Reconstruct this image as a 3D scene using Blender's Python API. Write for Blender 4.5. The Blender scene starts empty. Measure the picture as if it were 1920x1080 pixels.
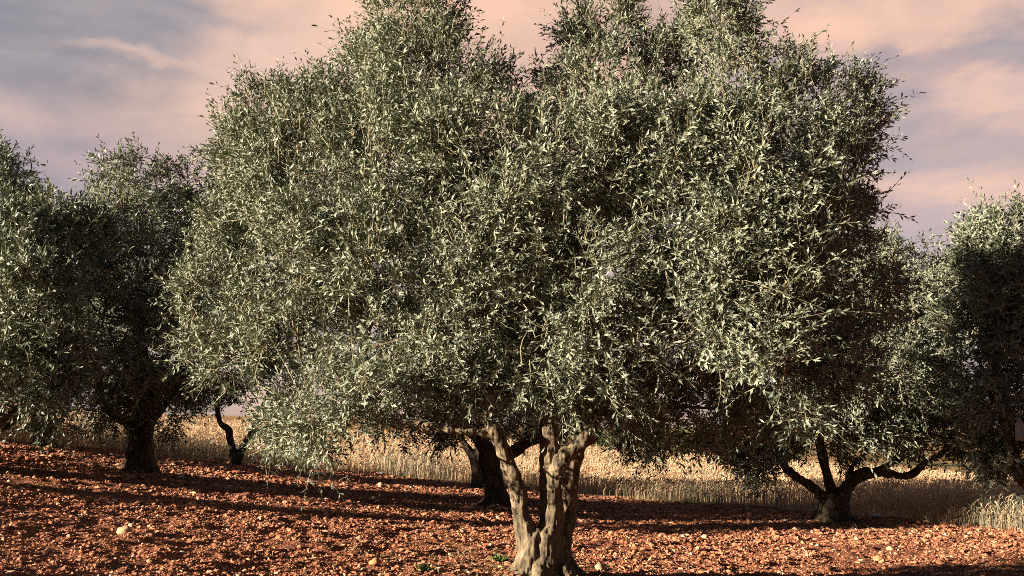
import bpy, math
import numpy as np
from mathutils import Vector

scene = bpy.context.scene
col = scene.collection
RNG = np.random.default_rng(11)

# ------------------------------------------------------------------ camera model
F = 1900.0
CAMH = 1.0
TH = math.atan(260.0 / F)
CT, ST = math.cos(TH), math.sin(TH)

cam_d = bpy.data.cameras.new("camera")
cam = bpy.data.objects.new("camera", cam_d)
col.objects.link(cam)
cam.location = (0, 0, CAMH)
cam.rotation_euler = (math.pi / 2 + TH, 0, 0)
cam_d.sensor_width = 36.0
cam_d.lens = 36.0 * F / 1920.0
cam_d.clip_start = 0.05
cam_d.clip_end = 6000
scene.camera = cam


def P(px, py, D):
    """World point seen at photo pixel (px, py), D metres in front of the camera."""
    r = (px - 960) / F
    u = (540 - py) / F
    dy, dz = CT - u * ST, ST + u * CT
    t = D / dy
    return np.array([r * t, D, CAMH + dz * t])


# ------------------------------------------------------------------ noise
def _hash(ix, iy, iz, seed):
    n = (ix.astype(np.uint32) * np.uint32(374761393) + iy.astype(np.uint32) * np.uint32(668265263)
         + iz.astype(np.uint32) * np.uint32(2147483647) + np.uint32(seed * 974711 & 0xffffffff))
    n = (n ^ (n >> np.uint32(13))) * np.uint32(1274126177)
    n = n ^ (n >> np.uint32(16))
    return (n & np.uint32(0xffff)).astype(np.float64) / 65535.0


def vnoise(p, seed=0):
    """smooth value noise 0..1 of an (n,3) array"""
    f = np.floor(p)
    i = f.astype(np.int64)
    t = p - f
    t = t * t * (3 - 2 * t)
    out = 0
    for dx in (0, 1):
        wx = t[:, 0] if dx else 1 - t[:, 0]
        for dy in (0, 1):
            wy = t[:, 1] if dy else 1 - t[:, 1]
            for dz in (0, 1):
                wz = t[:, 2] if dz else 1 - t[:, 2]
                out = out + wx * wy * wz * _hash(i[:, 0] + dx, i[:, 1] + dy, i[:, 2] + dz, seed)
    return out


def n2(x, y, s, seed=0):
    return vnoise(np.stack([x * s, y * s, np.zeros_like(x)], 1), seed)


# ------------------------------------------------------------------ terrain
def base_z(x, y):
    x = np.asarray(x, float)
    y = np.asarray(y, float)
    ax = np.abs(x)
    q = np.where(ax < 8, x * x, 64 + 16 * (ax - 8))
    q = np.minimum(q, 180)
    w = np.clip((35 - y) / 19, 0, 1)
    s = np.where(ax < 25, x, np.sign(x) * (25 + 15 * (1 - np.exp(-np.maximum(ax - 25, 0) / 15))))
    return -0.07 * s + 0.006 * q * w


def relief(x, y):
    """clods and shallow tillage relief of the bare soil"""
    r = 0.040 * (n2(x, y, 0.9, 3) - .5) + 0.026 * (n2(x, y, 3.1, 4) - .5)
    r += 0.026 * (n2(x, y, 8.0, 5) - .5) + 0.026 * (n2(x, y, 17.0, 6) - .5)
    return r


def edge_y(x):
    return np.interp(x, EX, EY)


def cast(px, py):
    d = P(px, py, 1.0) - np.array([0, 0, CAMH])
    t = np.linspace(2, 120, 12000)
    p = np.array([0, 0, CAMH])[None] + d[None] * t[:, None]
    below = p[:, 2] < base_z(p[:, 0], p[:, 1])
    k = int(np.argmax(below))
    return p[k]


_e = [cast(*q) for q in [(-120, 812), (0, 824), (100, 834), (300, 850), (450, 868), (700, 888), (850, 904), (1000, 917),
                         (1100, 926), (1300, 946), (1500, 957), (1640, 972), (1760, 985), (1920, 997)]]
_e = sorted(_e, key=lambda p: p[0])
EX = np.array([-60, -20] + [p[0] for p in _e] + [14, 60])
EY = np.array([17, 17] + [p[1] for p in _e] + [12.6, 12.6])
FIELD_END = 58.0

# ------------------------------------------------------------------ materials
def new_mat(name):
    m = bpy.data.materials.new(name)
    m.use_nodes = True
    nt = m.node_tree
    nt.nodes.clear()
    out = nt.nodes.new("ShaderNodeOutputMaterial")
    return m, nt, out


def N(nt, kind, **kw):
    n = nt.nodes.new(kind)
    for k, v in kw.items():
        if k.startswith("i_"):
            n.inputs[k[2:].replace("_", " ")].default_value = v
        else:
            setattr(n, k, v)
    return n


def ramp(nt, fac, stops):
    r = nt.nodes.new("ShaderNodeValToRGB")
    cr = r.color_ramp
    while len(cr.elements) < len(stops):
        cr.elements.new(0.5)
    for e, (p, c) in zip(cr.elements, stops):
        e.position = p
        e.color = (*c, 1) if len(c) == 3 else c
    nt.links.new(fac, r.inputs[0])
    return r.outputs[0]


def mix(nt, fac, a, b, blend="MIX"):
    m = nt.nodes.new("ShaderNodeMix")
    m.data_type = "RGBA"
    m.blend_type = blend
    for sock, v in ((m.inputs["Factor"], fac), (m.inputs["A"], a), (m.inputs["B"], b)):
        if isinstance(v, bpy.types.NodeSocket):
            nt.links.new(v, sock)
        elif isinstance(v, (int, float)):
            sock.default_value = v
        else:
            sock.default_value = (*v, 1)
    return m.outputs["Result"]


def leaf_material():
    m, nt, out = new_mat("olive_leaf")
    at = N(nt, "ShaderNodeAttribute", attribute_name="tone")
    geo = N(nt, "ShaderNodeNewGeometry")
    top = ramp(nt, at.outputs["Fac"], [(0.0, (0.054, 0.070, 0.044)), (0.5, (0.102, 0.121, 0.081)), (0.93, (0.172, 0.188, 0.124)), (1.0, (0.24, 0.215, 0.095))])
    und = ramp(nt, at.outputs["Fac"], [(0.0, (0.14, 0.158, 0.108)), (1.0, (0.29, 0.297, 0.205))])
    c = mix(nt, geo.outputs["Backfacing"], top, und)
    p = N(nt, "ShaderNodeBsdfPrincipled")
    nt.links.new(c, p.inputs["Base Color"])
    p.inputs["Roughness"].default_value = 0.5
    p.inputs["Specular IOR Level"].default_value = 0.28
    tr = N(nt, "ShaderNodeBsdfTranslucent")
    tr.inputs[0].default_value = (0.13, 0.16, 0.06, 1)
    mx = N(nt, "ShaderNodeMixShader")
    mx.inputs[0].default_value = 0.10
    nt.links.new(p.outputs[0], mx.inputs[1])
    nt.links.new(tr.outputs[0], mx.inputs[2])
    nt.links.new(mx.outputs[0], out.inputs[0])
    return m


def bark_material(name, dark, mid, light, scale=1.0):
    m, nt, out = new_mat(name)
    tc = N(nt, "ShaderNodeTexCoord")
    mp = N(nt, "ShaderNodeMapping")
    mp.inputs["Scale"].default_value = (1, 1, 0.35)
    nt.links.new(tc.outputs["Object"], mp.inputs[0])
    n1 = N(nt, "ShaderNodeTexNoise")
    n1.inputs["Scale"].default_value = 26 * scale
    n1.inputs["Detail"].default_value = 8
    n1.inputs["Roughness"].default_value = 0.65
    nt.links.new(mp.outputs[0], n1.inputs["Vector"])
    n2_ = N(nt, "ShaderNodeTexNoise")
    n2_.inputs["Scale"].default_value = 9 * scale
    n2_.inputs["Detail"].default_value = 4
    nt.links.new(tc.outputs["Object"], n2_.inputs["Vector"])
    c1 = ramp(nt, n1.outputs["Fac"], [(0.36, dark), (0.47, mid), (0.66, light)])
    f2 = ramp(nt, n2_.outputs["Fac"], [(0.42, (0, 0, 0)), (0.66, (1, 1, 1))])
    c = mix(nt, f2, c1, mix(nt, 0.72, c1, dark))
    v = N(nt, "ShaderNodeTexVoronoi")
    v.inputs["Scale"].default_value = 14 * scale
    nt.links.new(tc.outputs["Object"], v.inputs["Vector"])
    fv = ramp(nt, v.outputs["Distance"], [(0.06, (1, 1, 1)), (0.16, (0, 0, 0))])
    c = mix(nt, fv, c, mix(nt, 0.75, c, (0.03, 0.022, 0.014)))
    p = N(nt, "ShaderNodeBsdfPrincipled")
    nt.links.new(c, p.inputs["Base Color"])
    p.inputs["Roughness"].default_value = 0.85
    p.inputs["Specular IOR Level"].default_value = 0.2
    b = N(nt, "ShaderNodeBump")
    b.inputs["Strength"].default_value = 0.9
    b.inputs["Distance"].default_value = 0.02
    nt.links.new(n1.outputs["Fac"], b.inputs["Height"])
    nt.links.new(b.outputs[0], p.inputs["Normal"])
    nt.links.new(p.outputs[0], out.inputs[0])
    return m


def simple_mat(name, c, rough=0.85, noise=None, spec=0.2):
    m, nt, out = new_mat(name)
    p = N(nt, "ShaderNodeBsdfPrincipled")
    p.inputs["Roughness"].default_value = rough
    p.inputs["Specular IOR Level"].default_value = spec
    if noise:
        tc = N(nt, "ShaderNodeTexCoord")
        n = N(nt, "ShaderNodeTexNoise")
        n.inputs["Scale"].default_value = noise
        n.inputs["Detail"].default_value = 6
        nt.links.new(tc.outputs["Object"], n.inputs["Vector"])
        lo = tuple(v * 0.6 for v in c)
        hi = tuple(min(1, v * 1.3) for v in c)
        nt.links.new(ramp(nt, n.outputs["Fac"], [(0.3, lo), (0.7, hi)]), p.inputs["Base Color"])
    else:
        p.inputs["Base Color"].default_value = (*c, 1)
    nt.links.new(p.outputs[0], out.inputs[0])
    return m


def tone_mat(name, stops, rough=0.9, attr="tone", transl=0.0):
    m, nt, out = new_mat(name)
    at = N(nt, "ShaderNodeAttribute", attribute_name=attr)
    p = N(nt, "ShaderNodeBsdfPrincipled")
    p.inputs["Roughness"].default_value = rough
    p.inputs["Specular IOR Level"].default_value = 0.15
    c = ramp(nt, at.outputs["Fac"], stops)
    nt.links.new(c, p.inputs["Base Color"])
    if transl:
        t = N(nt, "ShaderNodeBsdfTranslucent")
        nt.links.new(c, t.inputs[0])
        mx = N(nt, "ShaderNodeMixShader")
        mx.inputs[0].default_value = transl
        nt.links.new(p.outputs[0], mx.inputs[1])
        nt.links.new(t.outputs[0], mx.inputs[2])
        nt.links.new(mx.outputs[0], out.inputs[0])
    else:
        nt.links.new(p.outputs[0], out.inputs[0])
    return m


def ground_material():
    m, nt, out = new_mat("red_soil")
    tc = N(nt, "ShaderNodeTexCoord")
    at = N(nt, "ShaderNodeAttribute", attribute_name="field")
    n1 = N(nt, "ShaderNodeTexNoise")
    n1.inputs["Scale"].default_value = 7
    n1.inputs["Detail"].default_value = 9
    n1.inputs["Roughness"].default_value = 0.7
    nt.links.new(tc.outputs["Object"], n1.inputs["Vector"])
    soil = ramp(nt, n1.outputs["Fac"], [(0.3, (0.12, 0.044, 0.024)), (0.5, (0.25, 0.092, 0.048)), (0.72, (0.37, 0.155, 0.082))])
    n3 = N(nt, "ShaderNodeTexNoise")
    n3.inputs["Scale"].default_value = 0.035
    n3.inputs["Detail"].default_value = 5
    nt.links.new(tc.outputs["Object"], n3.inputs["Vector"])
    n4 = N(nt, "ShaderNodeTexNoise")
    n4.inputs["Scale"].default_value = 3.0
    n4.inputs["Detail"].default_value = 6
    nt.links.new(tc.outputs["Object"], n4.inputs["Vector"])
    straw = ramp(nt, n4.outputs["Fac"], [(0.3, (0.20, 0.12, 0.05)), (0.7, (0.46, 0.30, 0.14))])
    far = ramp(nt, n3.outputs["Fac"], [(0.40, (0.44, 0.26, 0.11)), (0.55, (0.36, 0.21, 0.09)), (0.62, (0.09, 0.10, 0.045)), (0.75, (0.07, 0.085, 0.035))])
    sep = N(nt, "ShaderNodeSeparateColor")
    nt.links.new(at.outputs["Color"], sep.inputs[0])
    c = mix(nt, sep.outputs["Red"], soil, straw)
    c = mix(nt, sep.outputs["Green"], c, far)
    p = N(nt, "ShaderNodeBsdfPrincipled")
    nt.links.new(c, p.inputs["Base Color"])
    p.inputs["Roughness"].default_value = 0.95
    p.inputs["Specular IOR Level"].default_value = 0.1
    b = N(nt, "ShaderNodeBump")
    b.inputs["Strength"].default_value = 0.9
    b.inputs["Distance"].default_value = 0.03
    n5 = N(nt, "ShaderNodeTexNoise")
    n5.inputs["Scale"].default_value = 45
    n5.inputs["Detail"].default_value = 4
    nt.links.new(tc.outputs["Object"], n5.inputs["Vector"])
    nt.links.new(n5.outputs["Fac"], b.inputs["Height"])
    nt.links.new(b.outputs[0], p.inputs["Normal"])
    nt.links.new(p.outputs[0], out.inputs[0])
    return m


M_LEAF = leaf_material()
M_TWIG = simple_mat("twig_bark", (0.30, 0.255, 0.15), 0.8)
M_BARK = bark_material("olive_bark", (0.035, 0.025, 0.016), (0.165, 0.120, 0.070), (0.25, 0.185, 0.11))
M_BARK_DARK = bark_material("dark_olive_bark", (0.025, 0.018, 0.012), (0.085, 0.06, 0.038), (0.16, 0.115, 0.072))  # darker bark tones, used on every tree but the biggest
M_GROUND = ground_material()
M_STONE = tone_mat("red_clods", [(0.0, (0.15, 0.052, 0.027)), (0.45, (0.38, 0.150, 0.076)), (0.78, (0.51, 0.245, 0.13)),
                                 (0.92, (0.58, 0.36, 0.21)), (1.0, (0.62, 0.46, 0.31))], 0.9)
M_PALE = simple_mat("pale_limestone", (0.42, 0.28, 0.16), 0.85, 18)
M_ORANGE = simple_mat("ochre_stone", (0.44, 0.19, 0.085), 0.9, 16)
M_WHITE = simple_mat("white_litter", (0.75, 0.70, 0.66), 0.6, 20)
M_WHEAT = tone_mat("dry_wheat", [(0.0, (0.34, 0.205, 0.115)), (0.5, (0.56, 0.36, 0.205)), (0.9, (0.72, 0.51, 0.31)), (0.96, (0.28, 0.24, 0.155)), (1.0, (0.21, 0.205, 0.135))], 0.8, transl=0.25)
M_WEED = tone_mat("weed_leaf", [(0, (0.04, 0.075, 0.02)), (1, (0.11, 0.16, 0.05))], 0.6, transl=0.2)
M_SHRUB = tone_mat("shrub_leaf", [(0, (0.04, 0.055, 0.02)), (0.6, (0.09, 0.105, 0.035)), (1, (0.17, 0.16, 0.06))], 0.6, transl=0.15)


def clear_plastic():
    m, nt, out = new_mat("clear_plastic")
    p = N(nt, "ShaderNodeBsdfPrincipled")
    p.inputs["Base Color"].default_value = (0.86, 0.84, 0.80, 1)
    p.inputs["Roughness"].default_value = 0.16
    p.inputs["Transmission Weight"].default_value = 0.72
    p.inputs["IOR"].default_value = 1.18
    nt.links.new(p.outputs[0], out.inputs[0])
    return m


M_PLASTIC = clear_plastic()
M_CAP = simple_mat("blue_cap", (0.10, 0.16, 0.26), 0.4, None, 0.5)
M_BAIT = simple_mat("bait_liquid", (0.30, 0.17, 0.09), 0.3, None, 0.5)
M_STRING = simple_mat("string", (0.45, 0.38, 0.28), 0.9)

# ------------------------------------------------------------------ mesh helpers
def mesh_np(name, V, Fc, mat=None, tone=None, mat_idx=None, smooth=False):
    """V (n,3); Fc list of face arrays (m,k) possibly of different k."""
    me = bpy.data.meshes.new(name)
    V = np.ascontiguousarray(V, dtype=np.float32)
    me.vertices.add(len(V))
    me.vertices.foreach_set("co", V.ravel())
    if not isinstance(Fc, list):
        Fc = [Fc]
    Fc = [f for f in Fc if len(f)]
    loops = np.concatenate([f.ravel() for f in Fc]).astype(np.int32)
    tot = np.concatenate([np.full(len(f), f.shape[1], np.int32) for f in Fc])
    start = np.concatenate([[0], np.cumsum(tot)[:-1]]).astype(np.int32)
    me.loops.add(len(loops))
    me.loops.foreach_set("vertex_index", loops)
    me.polygons.add(len(tot))
    me.polygons.foreach_set("loop_start", start)
    me.polygons.foreach_set("loop_total", tot)
    if mat_idx is not None:
        me.polygons.foreach_set("material_index", mat_idx.astype(np.int32))
    me.polygons.foreach_set("use_smooth", np.full(len(tot), smooth, dtype=bool))
    if tone is not None:
        a = me.attributes.new("tone", "FLOAT", "POINT")
        a.data.foreach_set("value", np.ascontiguousarray(tone, dtype=np.float32))
    me.update(calc_edges=True)
    for m in (mat if isinstance(mat, (list, tuple)) else [mat]):
        if m:
            me.materials.append(m)
    return me


def link(name, me, parent=None, loc=(0, 0, 0)):
    o = bpy.data.objects.new(name, me)
    col.objects.link(o)
    o.location = loc
    if parent is not None:
        o.parent = parent
    return o


def tag(o, label=None, cat=None, group=None, kind=None):
    if label:
        o["label"] = label
    if cat:
        o["category"] = cat
    if group:
        o["group"] = group
    if kind:
        o["kind"] = kind
    return o


def catmull(pts, n):
    pts = np.asarray(pts, float)
    k = len(pts)
    ext = np.vstack([2 * pts[0] - pts[1], pts, 2 * pts[-1] - pts[-2]])
    out = []
    for i in range(k - 1):
        p0, p1, p2, p3 = ext[i:i + 4]
        for t in np.linspace(0, 1, n, endpoint=False):
            out.append(0.5 * ((2 * p1) + (-p0 + p2) * t + (2 * p0 - 5 * p1 + 4 * p2 - p3) * t * t + (-p0 + 3 * p1 - 3 * p2 + p3) * t ** 3))
    out.append(pts[-1])
    return np.array(out)


def tube(path_r, n=10, sub=5):
    """closed tapered tube through rows (x, y, z, radius) -> V, quads, ngon caps"""
    s = catmull(path_r, sub)
    pos, rad = s[:, :3], np.maximum(s[:, 3], 0.002)
    k = len(pos)
    tan = np.gradient(pos, axis=0)
    tan /= np.linalg.norm(tan, axis=1)[:, None] + 1e-9
    ref = np.array([1.0, 0, 0]) if abs(tan[0][0]) < 0.8 else np.array([0, 1.0, 0])
    V = []
    u = np.cross(tan[0], ref)
    u /= np.linalg.norm(u)
    a = np.linspace(0, 2 * math.pi, n, endpoint=False)
    for i in range(k):
        u = u - tan[i] * np.dot(u, tan[i])
        u /= np.linalg.norm(u) + 1e-9
        v = np.cross(tan[i], u)
        V.append(pos[i] + rad[i] * (np.cos(a)[:, None] * u + np.sin(a)[:, None] * v))
    V = np.vstack(V)
    i0 = np.arange(n)
    q = []
    for i in range(k - 1):
        q.append(np.stack([i * n + i0, i * n + (i0 + 1) % n, (i + 1) * n + (i0 + 1) % n, (i + 1) * n + i0], 1))
    return V, np.vstack(q), np.stack([i0[::-1], (k - 1) * n + i0])


def join_tubes(tubes):
    V, Q, C, off = [], [], [], 0
    ns = None
    for v, q, c in tubes:
        V.append(v)
        Q.append(q + off)
        C.append(c + off)
        off += len(v)
    bysz = {}
    for c in C:
        bysz.setdefault(c.shape[1], []).append(c)
    return np.vstack(V), [np.vstack(Q)] + [np.vstack(x) for x in bysz.values()]


def remeshed(name, tubes, voxel, mat, smooth_it=3, amp=0.01, fscale=14, seed=1):
    V, Fc = join_tubes(tubes)
    me = mesh_np(name + "_src", V, Fc)
    o = bpy.data.objects.new(name + "_src", me)
    col.objects.link(o)
    md = o.modifiers.new("r", "REMESH")
    md.mode = "VOXEL"
    md.voxel_size = voxel
    dg = bpy.context.evaluated_depsgraph_get()
    dg.update()
    ev = o.evaluated_get(dg)
    res = bpy.data.meshes.new_from_object(ev)
    res.name = name
    bpy.data.objects.remove(o)
    bpy.data.meshes.remove(me)
    n = len(res.vertices)
    co = np.empty(n * 3, np.float32)
    res.vertices.foreach_get("co", co)
    co = co.reshape(-1, 3).astype(float)
    ed = np.empty(len(res.edges) * 2, np.int32)
    res.edges.foreach_get("vertices", ed)
    ed = ed.reshape(-1, 2)
    deg = np.bincount(ed.ravel(), minlength=n)[:, None]
    for _ in range(smooth_it):
        acc = np.zeros_like(co)
        for ax in range(3):
            acc[:, ax] = np.bincount(ed[:, 0], co[ed[:, 1], ax], n) + np.bincount(ed[:, 1], co[ed[:, 0], ax], n)
        co = 0.45 * co + 0.55 * acc / np.maximum(deg, 1)
    res.vertices.foreach_set("co", co.astype(np.float32).ravel())
    res.update()
    nr = np.empty(n * 3, np.float32)
    res.vertices.foreach_get("normal", nr)
    nr = nr.reshape(-1, 3)
    st = co * np.array([1, 1, 0.4])
    d = (vnoise(st * fscale, seed) - .5) + 0.6 * (vnoise(st * fscale * 2.3, seed + 1) - .5) + 0.9 * (vnoise(co * fscale * 0.5, seed + 2) - .5)
    d = d + 0.55 * (vnoise(co * np.array([1, 1, .22]) * fscale * 4.5, seed + 4) - .5)
    co += nr * (d * amp)[:, None]
    res.vertices.foreach_set("co", co.astype(np.float32).ravel())
    res.polygons.foreach_set("use_smooth", np.ones(len(res.polygons), dtype=bool))
    res.materials.clear()
    res.materials.append(mat)
    res.update()
    return res


def unit(a):
    return a / (np.linalg.norm(a, axis=-1, keepdims=True) + 1e-9)


# ------------------------------------------------------------------ foliage
def bumpy_lobes(C, R, rng, per=5, k=0.42):
    """adds smaller lobes on the surface of each so that the outline is broken up"""
    C2, R2 = [C], [R * 0.92]
    for _ in range(per):
        d = unit(rng.normal(size=C.shape) + np.array([0, 0, 0.35]))
        rr = R * k * rng.uniform(0.6, 1.25, len(R))
        C2.append(C + d * (R * rng.uniform(0.72, 1.0, len(R)))[:, None])
        R2.append(rr)
    return np.vstack(C2), np.concatenate(R2)


def twig_bases(C, R, n, rng, deep=0.22, clump=1.6, seed=0, keep_min=0.05, axis=None):
    p = R ** 2 / np.sum(R ** 2)
    pts, dirs = [], []
    got = 0
    while got < n:
        m = n * 2
        j = rng.choice(len(R), m, p=p)
        d = unit(rng.normal(size=(m, 3)))
        u = rng.random(m)
        q = C[j] + d * (R[j] * (0.45 + 0.55 * np.sqrt(u)))[:, None]
        depth = np.full(m, -1e9)
        for c, r in zip(C, R):
            depth = np.maximum(depth, r - np.linalg.norm(q - c, axis=1))
        keep = np.maximum(np.exp(-(np.maximum(depth, 0) / deep) ** 2), keep_min)
        cl = vnoise(q * clump * 1.9 + 7.3, seed) * 0.6 + vnoise(q * clump * 4.1 + 1.7, seed + 9) * 0.4
        keep = keep * np.clip((cl - 0.36) * 5.0, 0.06, 1)
        ok = rng.random(m) < keep
        pts.append(q[ok])
        dirs.append(d[ok])
        got += int(ok.sum())
    return np.vstack(pts)[:n], np.vstack(dirs)[:n]


def foliage(name, C, R, n_twigs, rng, leaf=(0.045, 0.062), width=0.22, pairs=8, tl=(0.12, 0.28), deep=0.22, up=0.5, seed=0,
            stem_r=0.0022, long_share=0.06, extra=None, keep_min=0.05, clump=1.6):
    B, Od = twig_bases(C, R, n_twigs, rng, deep, clump, seed, keep_min)
    zc = np.average(C[:, 2], weights=R ** 2)
    zr = C[:, 2].max() - C[:, 2].min() + 0.3
    rel = (B[:, 2] - zc) / zr
    upv = np.zeros_like(B)
    upv[:, 2] = np.clip(up + rel * 0.9, -0.12, 1.0)
    Dv = unit(Od * 0.75 + upv + rng.normal(size=B.shape) * 0.5)
    L = rng.uniform(tl[0], tl[1], n_twigs)
    lg = rng.random(n_twigs) < long_share
    L = np.where(lg, L * 1.6, L)
    if extra is not None:
        eb, ed, el = extra
        B = np.vstack([B, eb])
        Dv = np.vstack([Dv, ed])
        L = np.concatenate([L, el])
    nt_ = len(B)
    bend = rng.normal(size=B.shape) * 0.25
    bend[:, 2] -= 0.12 * (np.abs(Dv[:, 2]) < 0.8)
    bend *= L[:, None]
    # a per-twig frame
    ref = np.where(np.abs(Dv[:, 2:3]) < 0.9, np.array([[0, 0, 1.0]]), np.array([[1.0, 0, 0]]))
    s1 = unit(np.cross(Dv, ref))
    s2 = np.cross(Dv, s1)
    K = pairs * 2 + 1
    t = np.repeat(np.linspace(0.12, 0.97, pairs), 2)
    t = np.append(t, 1.0)
    phi = np.repeat(np.arange(pairs) * math.pi / 2, 2) + np.tile([0, math.pi], pairs)
    phi = np.append(phi, 0)
    T = t[None, :] + rng.normal(size=(nt_, K)) * 0.03
    PH = phi[None, :] + rng.normal(size=(nt_, K)) * 0.45 + rng.uniform(0, 6.28, nt_)[:, None]
    base = B[:, None, :] + Dv[:, None, :] * (L[:, None] * T)[..., None] + bend[:, None, :] * (T ** 2)[..., None]
    loc_dir = unit(Dv[:, None, :] + bend[:, None, :] / L[:, None, None] * 2 * T[..., None])
    side = np.cos(PH)[..., None] * s1[:, None, :] + np.sin(PH)[..., None] * s2[:, None, :]
    al = np.clip(rng.normal(0.82, 0.2, (nt_, K)), 0.2, 1.5)
    al[:, -1] = 0.1
    ld = unit(loc_dir * np.cos(al)[..., None] + side * np.sin(al)[..., None] + np.array([0, 0, -0.06]))
    nrm = loc_dir * np.sin(al)[..., None] - side * np.cos(al)[..., None]      # upper face looks toward the twig tip
    nrm = unit(nrm + rng.normal(size=nrm.shape) * 0.5 + np.array([0, 0, 0.12]))
    nrm = unit(nrm - ld * np.sum(nrm * ld, -1, keepdims=True))
    wv = np.cross(ld, nrm)
    ll = rng.uniform(leaf[0], leaf[1], (nt_, K)) * np.where(t > 0.9, 0.8, 1.0)[None]
    # thin out: drop some leaves
    bare = rng.random(nt_) < 0.035
    alive = rng.random((nt_, K)) < np.where(bare, 0.4, 0.94)[:, None]
    base, ld, nrm, wv, ll = base[alive], ld[alive], nrm[alive], wv[alive], ll[alive]
    tw_tone = np.repeat(rng.random(nt_)[:, None], K, 1)[alive]
    m = len(base)
    w = ll * width * rng.uniform(0.42, 0.58, m)
    curl = rng.normal(0.0, 0.07, m) * ll
    mid = base + ld * (ll * 0.52)[:, None] + nrm * curl[:, None]
    fold = w * rng.uniform(0.05, 0.35, m)
    lft = mid + wv * w[:, None] + nrm * fold[:, None]
    rgt = mid - wv * w[:, None] + nrm * fold[:, None]
    tip = base + ld * ll[:, None] - nrm * (curl * 0.8)[:, None]
    V = np.stack([base, lft, tip, rgt, mid], 1).reshape(-1, 3)
    i = np.arange(m)[:, None] * 5
    Fq = np.concatenate([i + np.array([[0, 4, 1]]), i + np.array([[0, 3, 4]]), i + np.array([[4, 2, 1]]), i + np.array([[4, 3, 2]])], 0)
    tone = np.clip(0.55 * tw_tone + 0.45 * rng.random(m), 0, 1)
    tone = np.repeat(tone, 5)
    # stems
    ts = np.array([-0.25, 0.35, 0.7, 1.0])
    sp = B[:, None, :] + Dv[:, None, :] * (L[:, None] * ts[None])[..., None] + bend[:, None, :] * (ts[None] ** 2)[..., None]
    rr = stem_r * np.array([1.5, 1.1, 0.8, 0.3])
    ang = np.array([0, 2.094, 4.189])
    ring = (np.cos(ang)[None, None, :, None] * s1[:, None, None, :] + np.sin(ang)[None, None, :, None] * s2[:, None, None, :])
    SV = (sp[:, :, None, :] + ring * (rr[None, :] * np.where(bare, 1.7, 1.0)[:, None])[:, :, None, None]).reshape(-1, 3)
    SF = []
    for a in range(3):
        for b in range(3):
            b2 = (b + 1) % 3
            SF.append(np.array([a * 3 + b, a * 3 + b2, (a + 1) * 3 + b2, (a + 1) * 3 + b]))
    SF = np.array(SF)[None] + (np.arange(nt_) * 12)[:, None, None]
    SF = SF.reshape(-1, 4) + len(V)
    idx = np.concatenate([np.zeros(len(Fq), np.int32), np.ones(len(SF), np.int32)])
    return mesh_np(name, np.vstack([V, SV]), [Fq, SF], [M_LEAF, M_TWIG], np.concatenate([tone, np.full(len(SV), .5)]), idx)


def px_lobes(rows, D):
    C = np.array([P(a, b, D + d) for a, b, r, d in rows])
    R = np.array([r / F * (D + d) for a, b, r, d in rows])
    return C, R


def px_tube(rows, D, n=10, sub=5):
    return tube([[*P(a, b, D + d), r / F * (D + d)] for a, b, r, d in rows], n, sub)


def branch_tubes(starts, C, R, rng, r0=0.02):
    """one bent branch from the nearest limb end to every lobe centre, forking from earlier ones"""
    nodes = [(np.array(s), 0.03) for s in starts]
    order = np.argsort([min(np.linalg.norm(c - s) for s in starts) for c in C])
    out = []
    for k in order:
        c = C[k]
        best = min(nodes, key=lambda q: np.linalg.norm(c - q[0]) + (1.5 if q[0][2] > c[2] + .25 else 0))
        a, ra = best
        dist = np.linalg.norm(c - a)
        if dist < 0.05:
            continue
        end = c + unit(c - a) * R[k] * 0.5 + np.array([0, 0, R[k] * 0.2])
        m1 = a + (c - a) * 0.35 + rng.normal(size=3) * 0.10 * dist + np.array([0, 0, 0.08 * dist])
        r1 = min(ra * 0.85, r0)
        out.append(tube([[*a, r1], [*m1, r1 * 0.85], [*c, r1 * 0.6], [*end, r1 * 0.25]], 6, 4))
        nodes.append((m1, r1 * 0.85))
        nodes.append((c, max(r1 * 0.62, 0.006)))
    return out


# ------------------------------------------------------------------ ground
def build_ground():
    def axis(lo, hi, step, grow, far_lo, far_hi):
        a = list(np.arange(lo, hi, step))
        s, v = step, a[-1]
        while v < far_hi:
            s *= grow
            v += s
            a.append(v)
        s, v = step, a[0]
        b = []
        while v > far_lo:
            s *= grow
            v -= s
            b.append(v)
        return np.array(b[::-1] + a)
    xs = axis(-7.5, 7.5, 0.03, 1.16, -2600, 2600)
    ys = axis(5.0, 17.5, 0.032, 1.14, -400, 3200)
    X, Y = np.meshgrid(xs, ys)
    x, y = X.ravel(), Y.ravel()
    near = np.clip((26 - np.hypot(x, y - 8)) / 10, 0, 1)
    soil = np.clip((edge_y(x) - y + 0.25 * (n2(x, y, 2.1, 8) - .5)) / 0.3 + .5, 0, 1)
    z = base_z(x, y) + relief(x, y) * near * (0.25 + 0.75 * soil)
    # far ground swells gently
    far = np.clip((y - 120) / 300, 0, 1)
    z = z + far * (n2(x, y, 1 / 260.0, 21) - .45) * 5
    ny, nx = X.shape
    i = np.arange(nx * ny).reshape(ny, nx)
    Q = np.stack([i[:-1, :-1].ravel(), i[:-1, 1:].ravel(), i[1:, 1:].ravel(), i[1:, :-1].ravel()], 1)
    me = mesh_np("ground", np.stack([x, y, z], 1), Q, M_GROUND, smooth=True)
    a = me.attributes.new("field", "FLOAT_COLOR", "POINT")
    cc = np.zeros((len(x), 4), np.float32)
    cc[:, 0] = 1 - soil
    cc[:, 1] = np.clip((y - FIELD_END) / 3, 0, 1)
    cc[:, 3] = 1
    a.data.foreach_set("color", cc.ravel())
    o = link("ground", me)
    tag(o, kind="structure")


build_ground()

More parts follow.
